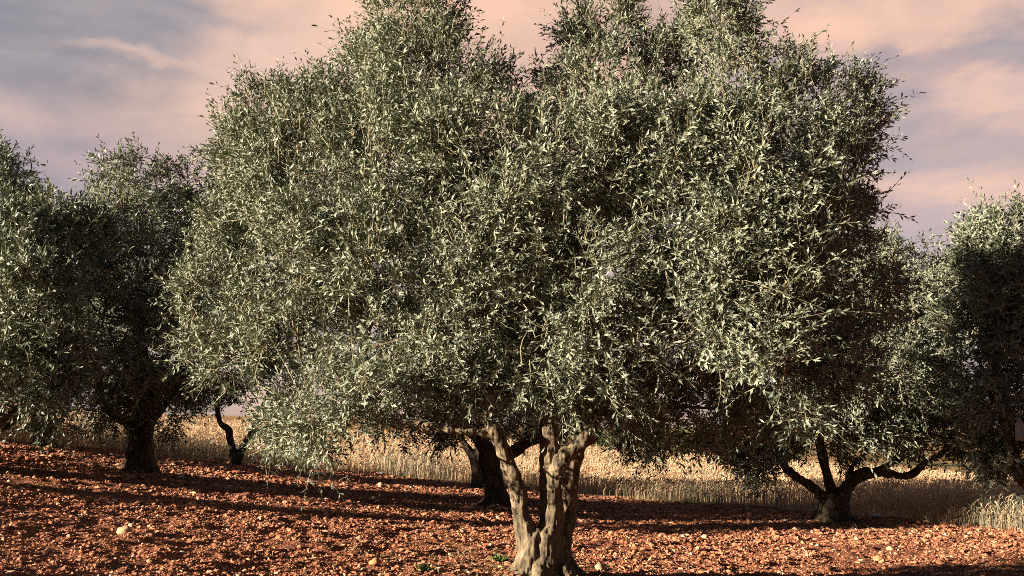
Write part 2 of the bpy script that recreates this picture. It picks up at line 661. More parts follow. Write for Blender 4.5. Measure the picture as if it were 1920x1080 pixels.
# ------------------------------------------------------------------ gravel: clods and pebbles
def ico():
    t = (1 + 5 ** .5) / 2
    v = np.array([[-1, t, 0], [1, t, 0], [-1, -t, 0], [1, -t, 0], [0, -1, t], [0, 1, t], [0, -1, -t], [0, 1, -t], [t, 0, -1], [t, 0, 1], [-t, 0, -1], [-t, 0, 1]], float)
    f = np.array([[0, 11, 5], [0, 5, 1], [0, 1, 7], [0, 7, 10], [0, 10, 11], [1, 5, 9], [5, 11, 4], [11, 10, 2], [10, 7, 6], [7, 1, 8],
                  [3, 9, 4], [3, 4, 2], [3, 2, 6], [3, 6, 8], [3, 8, 9], [4, 9, 5], [2, 4, 11], [6, 2, 10], [8, 6, 7], [9, 8, 1]])
    return unit(v), f


ICO_V, ICO_F = ico()


def build_gravel(n=290000):
    rng = np.random.default_rng(5)
    # more stones near the viewer, where they are resolved
    D = 4.6 + (20 - 4.6) * rng.random(n) ** 1.75
    x = rng.uniform(-1, 1, n) * (0.58 * D + 0.7)
    y = D
    ok = y < edge_y(x) + 0.15
    x, y = x[ok], y[ok]
    cl = n2(x, y, 1.3, 31) * .6 + n2(x, y, 5, 32) * .4
    ok = rng.random(len(x)) < np.clip((cl - .15) * 2.2, .25, 1)
    x, y = x[ok], y[ok]
    m = len(x)
    s = 0.0050 * (1 - rng.random(m) * 0.985) ** -0.42
    s = np.minimum(s, 0.026) * np.clip(y / 9, 0.85, 1.5)
    z = base_z(x, y) + relief(x, y) + s * rng.uniform(-0.1, 0.45, m)
    sc = np.stack([rng.uniform(.75, 1.35, m), rng.uniform(.75, 1.35, m), rng.uniform(.5, .85, m)], 1) * s[:, None]
    a = rng.uniform(0, 6.283, m)
    V = ICO_V[None] * (1 + 0.28 * rng.normal(size=(m, 12, 1)).clip(-1.6, 1.6)) * sc[:, None, :]
    tl_ = rng.normal(0, 0.3, m)
    vy = V[..., 1] * np.cos(tl_)[:, None] - V[..., 2] * np.sin(tl_)[:, None]
    vz = V[..., 1] * np.sin(tl_)[:, None] + V[..., 2] * np.cos(tl_)[:, None]
    vx = V[..., 0] * np.cos(a)[:, None] - vy * np.sin(a)[:, None]
    vy2 = V[..., 0] * np.sin(a)[:, None] + vy * np.cos(a)[:, None]
    V = np.stack([vx + x[:, None], vy2 + y[:, None], vz + z[:, None]], -1).reshape(-1, 3)
    Fc = (ICO_F[None] + (np.arange(m) * 12)[:, None, None]).reshape(-1, 3)
    tone = np.clip(rng.normal(0.45, 0.2, m) + np.where(rng.random(m) < 0.03, 0.45, 0), 0, 1)
    o = link("gravel", mesh_np("gravel", V, Fc, M_STONE, np.repeat(tone, 12)))
    tag(o, "red clods and small stones covering the tilled soil", "gravel", kind="stuff")


build_gravel()


def stone_mesh(r, rng, flat=0.75, mat=None):
    v = ICO_V
    f = ICO_F
    for _ in range(2):
        mids = {}
        nv = list(v)
        nf = []
        for a, b, c in f:
            ids = []
            for p, q in ((a, b), (b, c), (c, a)):
                k = (min(p, q), max(p, q))
                if k not in mids:
                    mids[k] = len(nv)
                    nv.append(unit((np.asarray(nv[p]) + np.asarray(nv[q])) / 2))
                ids.append(mids[k])
            nf += [[a, ids[0], ids[2]], [b, ids[1], ids[0]], [c, ids[2], ids[1]], ids]
        v, f = np.array(nv), np.array(nf)
    off = rng.uniform(0, 50, 3)
    d = 1 + 0.5 * (vnoise(v * 1.3 + off, 2) - .5) + 0.25 * (vnoise(v * 3 + off, 3) - .5)
    v = v * d[:, None] * np.array([1, rng.uniform(.8, 1.1), flat]) * r
    return mesh_np("stone", v, f, mat, smooth=True)


STONES = [
    (235, 1000, 11, M_PALE, "pale cream stone sitting alone on the open red soil, the biggest of the pale stones", "large pale stone"),
    (281, 1002, 7, M_ORANGE, "small ochre stone just beside the biggest pale stone", "stone"),
    (702, 1060, 9, M_ORANGE, "ochre stone on open soil between the weed tuft and the bottom corner", "stone"),
    (1127, 1066, 8, M_PALE, "pale stone on the lit soil just beside the root flare of the big tree", "stone"),
    (246, 899, 5, M_PALE, "small pale stone on the lit strip in front of the flared dark trunk", "stone"),
    (846, 955, 6, M_ORANGE, "ochre stone in the shade beside the flared foot of the dark trunk behind the biggest tree", "stone"),
    (885, 954, 5, M_PALE, "pale stone touching the foot of the tree just behind the big trunk", "stone"),
    (904, 983, 5, M_ORANGE, "ochre stone at the lit edge of the shadow near the big tree's left limb", "stone"),
    (1648, 1050, 9, M_ORANGE, "broad ochre clod on the lit strip in front of the bowl-shaped tree", "stone"),
    (1503, 1012, 5, M_ORANGE, "ochre clod on the shadow edge in front of the bowl-shaped tree", "stone"),
    (1671, 1027, 6, M_PALE, "pale ochre stone resting on the far side of the broad ochre clod", "stone"),
    (500, 1046, 6, M_ORANGE, "orange clod in the middle of the open soil near the bottom edge", "stone"),
]
srng = np.random.default_rng(77)
for px, py, r, mat, lab, cat in STONES:
    p = cast(px, py)
    rr = r / F * p[1] * 1.25
    zz = float(base_z(p[0], p[1]) + relief(np.array([p[0]]), np.array([p[1]]))[0])
    o = link("stone", stone_mesh(rr, srng, 0.78, mat), loc=(p[0], p[1], zz + rr * 0.35))
    tag(o, lab, "stone")
for px, py, lab in ((715, 889, "scrap of white litter lying at the wheat edge behind the hanging sprig"),
                    (1641, 975, "scrap of white litter on the soil beside the foot of the bowl-shaped tree")):
    p = cast(px, py)
    zz = float(base_z(p[0], p[1]) + relief(np.array([p[0]]), np.array([p[1]]))[0])
    me = stone_mesh(0.07, srng, 0.35, M_WHITE)
    o = link("litter_scrap", me, loc=(p[0], p[1], zz + 0.03))
    tag(o, lab, "litter")
# a dead twig on the soil
p = cast(650, 905)
zz = float(base_z(p[0], p[1]))
V, Fc = join_tubes([tube([[-.10, -.03, .02, .008], [-.03, 0, .06, .007], [.04, .02, .05, .006], [.12, .01, .03, .003]], 6, 4),
                    tube([[-.02, 0, .055, .005], [.01, -.05, .09, .004], [.03, -.09, .10, .002]], 5, 3)])
o = link("fallen_twig", mesh_np("fallen_twig", V, Fc, M_TWIG, smooth=True), loc=(p[0], p[1], zz + .01))
tag(o, "short bare pale twig lying on the red soil", "twig")


# weeds
def weed(px, py, h, n, seed, lab):
    rng = np.random.default_rng(seed)
    p = cast(px, py)
    zz = float(base_z(p[0], p[1]) + relief(np.array([p[0]]), np.array([p[1]]))[0])
    a = rng.uniform(0, 6.283, n)
    el = rng.uniform(0.25, 1.4, n)
    d = np.stack([np.cos(a) * np.cos(el), np.sin(a) * np.cos(el), np.sin(el)], 1)
    L = h * rng.uniform(.5, 1.1, n)
    b = np.stack([rng.normal(0, h * .35, n), rng.normal(0, h * .3, n), np.full(n, -.01)], 1)
    s = unit(np.cross(d, rng.normal(size=(n, 3))))
    w = L * rng.uniform(.08, .16, n)
    m1 = b + d * (L * .55)[:, None]
    tip = b + d * L[:, None] + np.array([0, 0, -1]) * (L * .12)[:, None]
    V = np.stack([b, m1 + s * w[:, None], tip, m1 - s * w[:, None]], 1).reshape(-1, 3)
    Fq = np.arange(n)[:, None] * 4 + np.array([[0, 1, 2, 3]])
    o = link("weed", mesh_np("weed", V, Fq, M_WEED, np.repeat(rng.random(n), 4)), loc=(p[0], p[1], zz))
    tag(o, lab, "weed")


weed(936, 1058, 0.075, 110, 1, "low green weed tuft growing beside the root flare of the big tree")
weed(793, 1072, 0.055, 60, 2, "sparse little green weed on the soil near the bottom edge")
weed(1170, 929, 0.10, 60, 3, "green weed at the foot of the wheat beside the biggest tree")
weed(932, 952, 0.07, 60, 4, "small green weed growing in shade at the foot of the dark trunk behind the biggest tree")


# ------------------------------------------------------------------ wheat field
def build_wheat(n=150000):
    rng = np.random.default_rng(9)
    u = rng.random(n)
    y = 11.5 + (FIELD_END - 11.5) * u ** 2.1
    x = rng.uniform(-1, 1, n) * (0.56 * y + 1.2)
    e = edge_y(x)
    inside = y - e
    ok = inside > -0.1 + 0.5 * (n2(x, y, 1.4, 41) - .5) + rng.exponential(0.12, n) * 0.5
    x, y, inside = x[ok], y[ok], inside[ok]
    m = len(x)
    hgt = (0.23 + 0.20 * n2(x, y, .55, 42) + 0.06 * (n2(x, y, 3, 43) - .5)) * rng.uniform(.72, 1.12, m)
    hgt *= np.clip(0.45 + inside / 0.9, 0.35, 1)
    shade_zone = np.where(((x > 1.3) & (x < 4.0)) | (x > 5.5) | ((x > -6.4) & (x < -4.6)) | ((x > -2.4) & (x < -1.0)), 1.0, 0.0) * np.clip(1.6 - inside, 0, 1) * np.clip(n2(x, y, .9, 51) * 1.8, .3, 1)  # tree shade along the wheat front, painted in as greyer, taller stalks
    hgt *= 0.86 + 0.28 * shade_zone
    w = np.clip(0.0026 * y / 12, 0.0025, 0.012) * rng.uniform(.7, 1.5, m)
    z = base_z(x, y) - 0.02
    a = rng.uniform(0, 6.283, m)
    lean = np.stack([rng.normal(0.05, .13, m), rng.normal(0, .13, m)], 1) * hgt[:, None]
    s = np.stack([np.cos(a), np.sin(a), np.zeros(m)], 1)
    b = np.stack([x, y, z], 1)
    m1 = b + np.stack([lean[:, 0] * .3, lean[:, 1] * .3, hgt * .55], 1)
    m2 = b + np.stack([lean[:, 0] * .75, lean[:, 1] * .75, hgt * .84], 1)
    nod = np.stack([rng.normal(.03, .04, m), rng.normal(0, .04, m)], 1)
    m3 = b + np.stack([lean[:, 0] + nod[:, 0] * .6, lean[:, 1] + nod[:, 1] * .6, hgt * .95], 1)
    tp = b + np.stack([lean[:, 0] + nod[:, 0] * 1.6, lean[:, 1] + nod[:, 1] * 1.6, hgt * 1.0], 1)
    ws = w[:, None]
    V = np.stack([b - s * ws, b + s * ws, m1 - s * ws * .8, m1 + s * ws * .8, m2 - s * ws * .6, m2 + s * ws * .6,
                  m3 - s * ws * 2.2, m3 + s * ws * 2.2, tp], 1).reshape(-1, 3)
    i = np.arange(m)[:, None] * 9
    Q = np.concatenate([i + np.array([[0, 1, 3, 2]]), i + np.array([[2, 3, 5, 4]]), i + np.array([[4, 5, 7, 6]])], 0)
    T = i + np.array([[6, 7, 8]])
    tone = np.clip(0.25 + .5 * n2(x, y, .8, 44) + rng.normal(0, .16, m), 0, 0.9)
    tone = np.where((rng.random(m) < .06) & (inside < 1.2), 1.0, tone)
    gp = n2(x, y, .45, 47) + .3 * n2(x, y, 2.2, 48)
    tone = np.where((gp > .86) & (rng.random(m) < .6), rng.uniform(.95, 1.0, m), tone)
    tone = np.where(rng.random(m) < shade_zone * .7, rng.uniform(.965, 1.0, m), tone)
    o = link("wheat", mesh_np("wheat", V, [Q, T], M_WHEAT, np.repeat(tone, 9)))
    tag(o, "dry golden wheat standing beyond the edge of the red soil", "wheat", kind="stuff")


build_wheat()

# ------------------------------------------------------------------ trees
def tree_empty(x, y, label, group="olive trees of the grove"):
    e = bpy.data.objects.new("olive_tree", None)
    col.objects.link(e)
    e.empty_display_size = 0.3
    e.location = (x, y, float(base_z(x, y)))
    tag(e, label, "tree", group)
    return e


def place(name, me, e):
    """meshes are made in world coordinates; bring them into the tree's own frame"""
    lx, ly, lz = e.location
    n = len(me.vertices)
    co = np.empty(n * 3, np.float32)
    me.vertices.foreach_get("co", co)
    co = co.reshape(-1, 3) - np.array([lx, ly, lz], np.float32)
    me.vertices.foreach_set("co", co.ravel())
    me.update()
    return link(name, me, e)


def roots(c, r, n, rng, reach=1.9, h=0.22):
    out = []
    for k in range(n):
        a = 6.283 * k / n + rng.uniform(-.3, .3)
        q = reach * r * rng.uniform(.85, 1.2)
        dx, dy = math.cos(a), math.sin(a)
        zb = float(base_z(c[0] + dx * q, c[1] + dy * q))
        zc = float(base_z(c[0], c[1]))
        out.append(tube([[c[0] + dx * r * .35, c[1] + dy * r * .35, zc + h * rng.uniform(.9, 1.5), r * .40],
                         [c[0] + dx * r * .72, c[1] + dy * r * .72, zc + h * .45, r * .42],
                         [c[0] + dx * q * .8, c[1] + dy * q * .8, (zc + zb) / 2 + .02, r * .34],
                         [c[0] + dx * q * 1.15, c[1] + dy * q * 1.15, zb - .06, r * .2]], 8, 4))
    return out


# ---- the big tree
D0 = 7.14
rng = np.random.default_rng(21)
mb = cast(1012, 1080)
D0 = float(mb[1])
main = tree_empty(mb[0], mb[1], "biggest olive tree, with three pale sunlit limbs rising from one flared base")
limbs = [
    [(1016, 1112, 54, 0), (1014, 1062, 46, 0), (1015, 1020, 38, 0), (1014, 992, 24, 0)],
    [(1003, 1050, 30, -.03), (990, 1002, 23, -.05), (980, 965, 15, -.06), (973, 930, 14.5, -.07), (963, 896, 14, -.08), (950, 862, 13.5, -.10), (938, 830, 13, -.12), (922, 810, 13, -.14)],
    [(926, 814, 12, -.14), (896, 811, 7, -.15), (862, 808, 6, -.15), (820, 803, 8, -.12), (786, 796, 9, -.05), (740, 792, 8, .05), (690, 775, 7, .15)],
    [(923, 816, 13, -.14), (917, 792, 9, -.13), (905, 750, 8, -.2), (875, 690, 7, -.3)],
    [(1030, 1070, 40, -.02), (1033, 1000, 26, 0), (1034, 950, 21.5, 0), (1031, 900, 20, 0), (1029, 850, 19, 0), (1029, 810, 19, .02), (1024, 750, 18, .05), (1010, 660, 16, .1), (1000, 560, 13, .1), (1006, 450, 10, .05)],
    [(1036, 915, 16, -.03), (1046, 880, 15, -.09), (1060, 853, 14, -.15), (1084, 832, 12.5, -.18), (1106, 815, 14, -.2), (1114, 808, 12, -.2)],
    [(1100, 819, 11, -.2), (1120, 785, 8, -.15), (1150, 720, 7, 0), (1190, 650, 6, .1)],
    [(1040, 1050, 30, .10), (1056, 1000, 18, .15), (1066, 960, 14, .18), (1070, 900, 16.5, .2), (1080, 850, 16.5, .22), (1094, 805, 15, .24), (1115, 745, 13, .26), (1160, 650, 11, .3), (1220, 500, 9, .4)],
]
tubes = [px_tube(l, D0, 14, 6) for l in limbs]
tubes += roots((mb[0] + .02, mb[1]), 0.185, 7, rng, 1.4, .16)
tubes.append(px_tube([(985, 1075, 24, -.10), (998, 1030, 16, -.11), (1008, 990, 9, -.08)], D0, 8, 4))
tubes.append(px_tube([(1030, 1085, 26, -.10), (1022, 1035, 16, -.12), (1026, 990, 10, -.07)], D0, 8, 4))
place("trunk", remeshed("trunk", tubes, 0.0075, M_BARK, 2, 0.022, 18, 3), main)

MAIN_LOBES = [
    # outline
    (770, 50, 98, -.1), (800, 165, 135, -.3), (900, 160, 54, 0), (695, 130, 55, .2), (605, 222, 82, 0), (505, 222, 58, .1), (468, 298, 70, 0),
    (462, 410, 78, .2), (420, 560, 95, 0), (422, 662, 78, -.1), (560, 772, 60, -.3), (532, 802, 34, -.2), (620, 765, 74, -1.1), (1000, 195, 52, .4), (1130, 60, 74, 0),
    (1120, 180, 105, -.3), (1245, 125, 56, .2), (1345, 55, 62, -.3), (1400, 165, 100, -.6), (1495, 185, 80, -.5), (1588, 212, 72, -.4), (1560, 325, 70, -.5),
    (1545, 420, 92, -.3), (1600, 540, 105, -.9), (1555, 655, 85, -1.1), (1480, 735, 72, -1.0), (1350, 765, 80, -.6), (1230, 785, 58, -.5), (560, 825, 30, -.9),
    (685, 748, 64, -1.25),
    # front of the crown
    (560, 330, 125, -.4), (720, 330, 145, -.6), (900, 300, 135, -.8), (1060, 330, 135, -1.0), (1230, 300, 135, -1.05), (1400, 330, 130, -1.2), (1490, 430, 110, -1.3),
    (560, 500, 135, -.5), (740, 500, 145, -.75), (920, 490, 145, -.95), (1100, 490, 145, -1.1), (1280, 480, 135, -1.2), (1430, 540, 120, -1.35),
    (560, 645, 105, -.6), (700, 648, 106, -.8), (860, 636, 108, -.95), (1010, 650, 112, -1.1), (1150, 670, 105, -1.15), (1290, 640, 110, -1.2), (1425, 650, 100, -1.4),
    (760, 738, 52, -1.0), (900, 722, 50, -1.1), (1060, 728, 52, -1.1), (1180, 752, 52, -.9), (830, 735, 34, -1.1), (985, 725, 36, -1.1),
    # back of the crown
    (600, 400, 145, 1.0), (800, 300, 165, 1.1), (1050, 350, 165, 1.2), (1300, 340, 165, 1.0), (700, 590, 145, 1.1), (1000, 560, 150, 1.3), (1320, 590, 145, 1.0),
]
C0, R0 = px_lobes(MAIN_LOBES, D0)
C, R = bumpy_lobes(C0, R0, rng, 6, 0.33)
limb_ends = [P(*q) for q in [(690, 780, D0 + .1), (870, 690, D0 - .3), (1006, 450, D0), (1000, 560, D0 + .1), (1190, 650, D0 + .1), (1220, 500, D0 + .4), (1006, 660, D0 + .1), (1160, 650, D0 + .3)]]
for b in branch_tubes(limb_ends, C0, R0, rng, 0.024):
    V, Fc = join_tubes([b])
    place("branch", mesh_np("branch", V, Fc, M_BARK, smooth=True), main)


# bare lit twigs and limb ends that show through the leaves at the front
for rows, dd in [([(960, 340, 2, .1), (976, 353, 4, 0), (1000, 366, 5, 0), (1030, 386, 4.5, .1), (1050, 410, 4.5, .35)], -1.0), ([(1212, 448, 5, .1), (1217, 470, 6, .1), (1226, 500, 6, .3)], -1.2), ([(1330, 462, 3, .1), (1350, 454, 5, 0), (1380, 470, 6, .2)], -1.15)]:
    V, Fc = join_tubes([px_tube([(a, b, r, d + dd) for a, b, r, d in rows], D0, 7, 5)])
    place("branch", mesh_np("branch", V, Fc, M_BARK, smooth=True), main)


# long shoots that break the outline
def shoots(rows, D, rng, n=7):
    B, Dv, L = [], [], []
    for px, py, ang, ln, d in rows:
        for k in range(n):
            a = math.radians(ang + rng.normal(0, 13))
            D_ = D + d + rng.normal(0, .08)
            B.append(P(px - 26 * math.cos(a) + rng.normal(0, 10), py + 26 * math.sin(a) + rng.normal(0, 10), D_))
            Dv.append([math.cos(a), rng.normal(0, .3), math.sin(a)])
            L.append(ln / F * D * rng.uniform(.5, 1.0))
    return np.array(B), unit(np.array(Dv)), np.array(L)


SH = [(480, 200, 95, 85, 0), (440, 240, 130, 70, 0), (405, 270, 170, 45, 0), (560, 175, 85, 45, 0), (625, 160, 80, 40, 0), (690, 90, 130, 60, 0), (850, 40, 40, 60, 0),
      (700, 10, 110, 60, 0), (945, 130, 80, 60, 0), (1000, 130, 95, 45, 0), (1055, 60, 140, 55, 0), (1200, 40, 60, 50, 0), (1240, 60, 80, 50, 0), (1290, 50, 95, 55, 0),
      (1400, 30, 60, 55, 0), (1480, 120, 60, 50, 0), (1545, 160, 80, 70, 0), (1600, 170, 62, 80, 0), (1640, 200, 45, 70, 0), (1640, 235, 20, 80, 0), (1625, 262, -30, 50, 0),
      (1620, 370, 10, 55, 0), (1625, 395, 30, 45, 0), (1660, 490, 25, 75, -.2), (1665, 530, 5, 70, -.2), (340, 530, 175, 55, 0), (340, 580, 150, 45, 0), (370, 690, 170, 50, -.1),
      (380, 700, -150, 50, -.1), (535, 815, -80, 50, -.3), (545, 840, -90, 60, -.5), (600, 830, -90, 45, -.4), (700, 800, -85, 55, -.3), (1580, 690, -20, 70, 0), (1540, 720, -40, 60, 0),
      (395, 400, 165, 45, 0), (1420, 790, -70, 60, .1), (1330, 830, -80, 50, .2), (1010, 745, -70, 40, -1.1), (1100, 755, -60, 50, -1.1), (860, 770, -110, 45, -1.0)]
ex = shoots(SH, D0, rng, 9)
place("crown", foliage("crown", C, R, 29500, rng, (0.033, 0.057), 0.285, 7, (0.09, 0.24), 0.19, 0.62, 3, 0.0014, 0.06, ex, 0.11), main)


# ---- the other trees
def olive(label, px, py, trunk_rows, lobes, twigs, seed, D=None, leaf=(0.062, 0.086), sh=None, rootr=0.13, per=5, up=0.4, bark=M_BARK_DARK, tl=(0.12, 0.27), keep_min=0.06, pairs=6):
    rng = np.random.default_rng(seed)
    if D is None:
        b = cast(px, py)
    else:
        b = P(px, py, D)
    e = tree_empty(float(b[0]), float(b[1]), label)
    D = float(b[1])
    C0, R0 = px_lobes(lobes, D)
    big = R0 > 44 / F * D
    tb = [px_tube(r, D, 10, 4) for r in trunk_rows]
    tb += roots((b[0], b[1]), rootr, 6, rng, 1.4, .16)
    ends = [P(q[0], q[1], D + q[3]) for k, r in enumerate(trunk_rows) if k or r[-1][1] < py - 120 for q in r[-2:]]
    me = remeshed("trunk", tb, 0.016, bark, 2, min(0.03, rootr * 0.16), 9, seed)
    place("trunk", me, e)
    V, Fc = join_tubes(branch_tubes(ends, C0[big], R0[big], rng, 0.022))
    place("branches", mesh_np("branches", V, Fc, bark, smooth=True), e)["label"] = "thin dark branches inside the crown"
    C, R = bumpy_lobes(C0, R0, rng, per, 0.42)
    exx = shoots(sh, D, rng, 5) if sh else None
    place("crown", foliage("crown", C, R, twigs, rng, leaf, 0.27, pairs, tl, 0.24, up, seed, 0.0019, .05, exx, keep_min), e)
    return e


# tree with the flared dark trunk
t_left = olive("olive tree with one short stout dark trunk flaring widely at its foot", 263, 886,
      [[(264, 900, 36, 0), (263, 870, 29, 0), (264, 830, 23, 0), (268, 790, 22, 0), (272, 740, 18, 0), (262, 640, 12, 0), (258, 500, 8, 0)],
       [(262, 835, 16, 0), (250, 802, 11, 0), (228, 788, 8, 0), (190, 750, 8, 0), (180, 640, 7, 0)],
       [(268, 810, 15, .05), (285, 780, 12, .1), (320, 730, 10, .1), (350, 620, 8, .1)]],
      [(255, 350, 58, 0), (235, 420, 78, -.3), (320, 410, 70, .2), (380, 420, 70, .4), (190, 450, 66, 0), (280, 520, 105, -.8), (350, 560, 90, .2), (190, 590, 95, -.6), (300, 650, 90, -.8),
       (215, 715, 66, -.6), (300, 745, 56, -.3), (160, 520, 60, .2), (165, 450, 50, .1), (375, 405, 62, .3), (345, 352, 44, .2), (400, 480, 80, .5), (270, 480, 120, .8), (260, 640, 110, .9), (340, 700, 60, .3), (200, 770, 34, -.2), (215, 772, 42, -.5), (322, 772, 42, -.4), (266, 742, 48, -.7), (180, 745, 46, .2)],
      5300, 31, sh=[(255, 310, 90, 50, 0), (220, 330, 120, 45, 0), (300, 330, 70, 45, 0), (180, 390, 110, 40, 0), (370, 370, 90, 35, .3), (200, 790, -90, 35, -.2)], rootr=.17)
# tree behind at the far left
olive("tall dark olive tree farther back, straight trunk half hidden by sprays", 80, 834,
      [[(82, 842, 26, 0), (79, 815, 20, 0), (78, 780, 18, 0), (70, 700, 14, 0), (40, 560, 9, 0), (20, 420, 6, 0)],
       [(78, 790, 12, 0), (95, 740, 10, 0), (110, 640, 8, 0)]],
      [(15, 325, 52, 0), (-35, 350, 70, .3), (30, 410, 60, 0), (-10, 470, 95, -.3), (60, 560, 95, 0), (-60, 560, 120, 0), (70, 690, 75, 0), (105, 640, 60, .2), (0, 650, 100, .3), (130, 560, 60, .4)],
      3400, 32, sh=[(30, 300, 80, 45, 0), (60, 330, 40, 45, 0), (0, 300, 100, 40, 0)], leaf=(.065, .09), rootr=.15)
# tree whose trunk stands outside the frame at the left, crown reaching in
t_off = olive("olive tree cut by the left edge, two low dark limbs reaching in", -150, 872,
      [[(-150, 960, 46, 0), (-150, 905, 38, 0), (-140, 860, 30, 0), (-110, 830, 20, 0), (-40, 800, 15, -.1), (20, 776, 12, -.2), (60, 760, 9, -.2)],
       [(-135, 860, 24, 0), (-60, 818, 15, .1), (0, 796, 12, .1), (35, 776, 9, .1), (90, 730, 8, .1)],
       [(-150, 880, 30, 0), (-165, 800, 22, 0), (-160, 700, 16, 0), (-120, 560, 10, 0)]],
      [(95, 430, 62, -.3), (25, 470, 85, -.7), (125, 500, 52, -.5), (165, 455, 42, -.2), (-60, 520, 120, -.5), (60, 580, 85, -1.1), (120, 650, 56, -1.0), (40, 690, 74, -1.1), (110, 722, 46, -.9), (-100, 650, 120, -.3),
       (-150, 450, 130, 0), (-40, 610, 130, .6), (40, 620, 90, .7), (-160, 600, 150, .7), (-240, 620, 120, .4), (-170, 380, 90, .5), (150, 690, 34, -.1), (70, 775, 30, -.2), (-20, 740, 60, -.4), (110, 785, 26, -.1)],
      7600, 33, D=10.6, sh=[(100, 385, 85, 50, 0), (140, 400, 60, 50, 0), (60, 390, 105, 45, 0), (160, 640, 15, 50, -.2), (170, 680, -20, 45, -.1), (90, 790, -90, 40, -.2)], rootr=.2)
# small tree with the V-shaped twin stems
olive("small olive tree with two thin dark stems forking in a V from the ground", 441, 872,
      [[(441, 880, 10, 0), (437, 850, 8, 0), (431, 822, 7, 0), (428, 805, 7, 0), (412, 790, 5, 0), (405, 740, 5, 0)],
       [(443, 878, 9, 0), (452, 848, 7, 0), (466, 820, 6, 0), (472, 812, 6, 0), (490, 770, 5, 0), (510, 720, 4, 0)]],
      [(398, 728, 40, 0), (450, 690, 58, 0), (350, 725, 40, .2), (515, 720, 50, 0), (440, 610, 80, 0), (540, 780, 36, 0), (500, 640, 60, 0)],
      1500, 34, leaf=(.07, .09), rootr=.05)
# tree right behind the big trunk
t_mid = olive("olive tree with a dark flared trunk, directly behind the biggest tree", 930, 951,
      [[(931, 965, 33, 0), (929, 930, 24, 0), (924, 890, 20, 0), (918, 850, 20, 0), (912, 810, 15, 0), (895, 760, 11, 0), (850, 680, 8, 0)],
       [(925, 880, 15, .05), (950, 858, 11, .1), (985, 832, 11, .1), (1030, 800, 9, .1), (1050, 720, 7, .1)],
       [(915, 850, 12, 0), (890, 820, 8, 0), (860, 800, 7, -.1), (800, 780, 6, -.1)]],
      [(930, 440, 105, -.9), (1030, 500, 100, -.9), (840, 500, 100, -.9), (930, 640, 105, -.8), (850, 725, 80, -.7), (1010, 725, 80, -.7), (800, 775, 40, -.2), (1055, 775, 50, 0), (930, 540, 110, -.8), (755, 800, 36, 0), (905, 780, 42, .2), (980, 790, 34, .3),
       (830, 640, 90, -.7), (1040, 640, 90, -.7), (840, 815, 26, -.2), (720, 780, 40, .1), (1180, 790, 55, .2), (1120, 740, 70, .1), (1240, 830, 36, .3), (1180, 835, 30, .2)],
      4600, 35, rootr=.16, sh=[(760, 815, -90, 40, 0), (840, 830, -90, 30, 0), (1240, 850, -80, 30, .2)])
# tree a row farther back
olive("olive tree with a slender dark trunk, half hidden behind the dark flared trunk", 897, 917,
      [[(898, 925, 20, 0), (896, 895, 13, 0), (890, 862, 11, 0), (880, 845, 8, 0), (868, 826, 6, 0), (850, 780, 5, 0)],
       [(893, 880, 10, 0), (900, 840, 9, 0), (900, 760, 8, 0), (905, 640, 6, 0)]],
      [(880, 720, 76, 0), (900, 620, 100, 0), (830, 770, 46, 0), (960, 720, 80, 0)],
      1600, 36, leaf=(.07, .09), rootr=.10)
# bowl-shaped tree at the right
t_right = olive("olive tree whose short knobbly trunk opens into a bowl of dark curving limbs", 1565, 979,
      [[(1565, 996, 40, 0), (1564, 965, 32, 0), (1564, 940, 26, 0), (1566, 925, 20, 0)],
       [(1556, 942, 12.6, -.05), (1530, 918, 8.9, -.1), (1490, 892, 8.1, -.15), (1468, 868, 7.4, -.2), (1448, 838, 6.7, -.2), (1430, 800, 5.9, -.2), (1425, 740, 4.4, -.2)],
       [(1562, 930, 11.1, .05), (1550, 890, 9.6, .1), (1540, 850, 8.9, .1), (1533, 810, 8.1, .1), (1535, 750, 6.7, .1), (1560, 650, 5.2, .1)],
       [(1576, 940, 14.8, 0), (1592, 908, 13.3, 0), (1620, 888, 10.4, 0), (1660, 886, 7.4, .05), (1704, 892, 6.7, .1), (1736, 866, 5.9, .1), (1770, 845, 5.2, .1), (1800, 780, 4.4, .1)],
       [(1640, 886, 6.7, 0), (1672, 868, 6.7, -.1), (1700, 850, 5.9, -.1), (1730, 800, 4.4, -.1), (1740, 700, 4.4, -.1)],
       [(1588, 905, 7.4, .1), (1600, 870, 5.2, .2), (1625, 840, 4.4, .3), (1640, 760, 4.4, .3)]],
      [(1680, 500, 58, 0), (1735, 515, 52, .1), (1625, 560, 85, -.2), (1720, 600, 95, -.5), (1560, 640, 95, -.3), (1480, 700, 85, -.3), (1640, 710, 95, -.8), (1755, 705, 85, -.3), (1420, 780, 62, -.2),
       (1425, 868, 32, -.3), (1500, 785, 55, -.5), (1790, 790, 52, 0), (1835, 850, 32, 0), (1350, 820, 40, -.1), (1650, 790, 52, -.4), (1620, 640, 110, .8), (1720, 680, 90, .9), (1560, 750, 60, .7), (1440, 830, 36, -.3),
       (1580, 850, 24, .3), (1700, 830, 34, .1), (1390, 850, 30, 0), (1560, 785, 58, -.4), (1610, 800, 44, -.2), (1700, 785, 56, -.3), (1760, 800, 46, 0), (1480, 810, 40, -.4), (1625, 835, 22, .1)],
      8200, 37, sh=[(1690, 470, 90, 45, 0), (1740, 480, 75, 45, 0), (1650, 500, 100, 40, 0), (1425, 890, -90, 40, -.3), (1370, 860, -100, 35, 0), (1830, 875, -90, 35, 0), (1790, 500, 80, 40, .1)], rootr=.19)
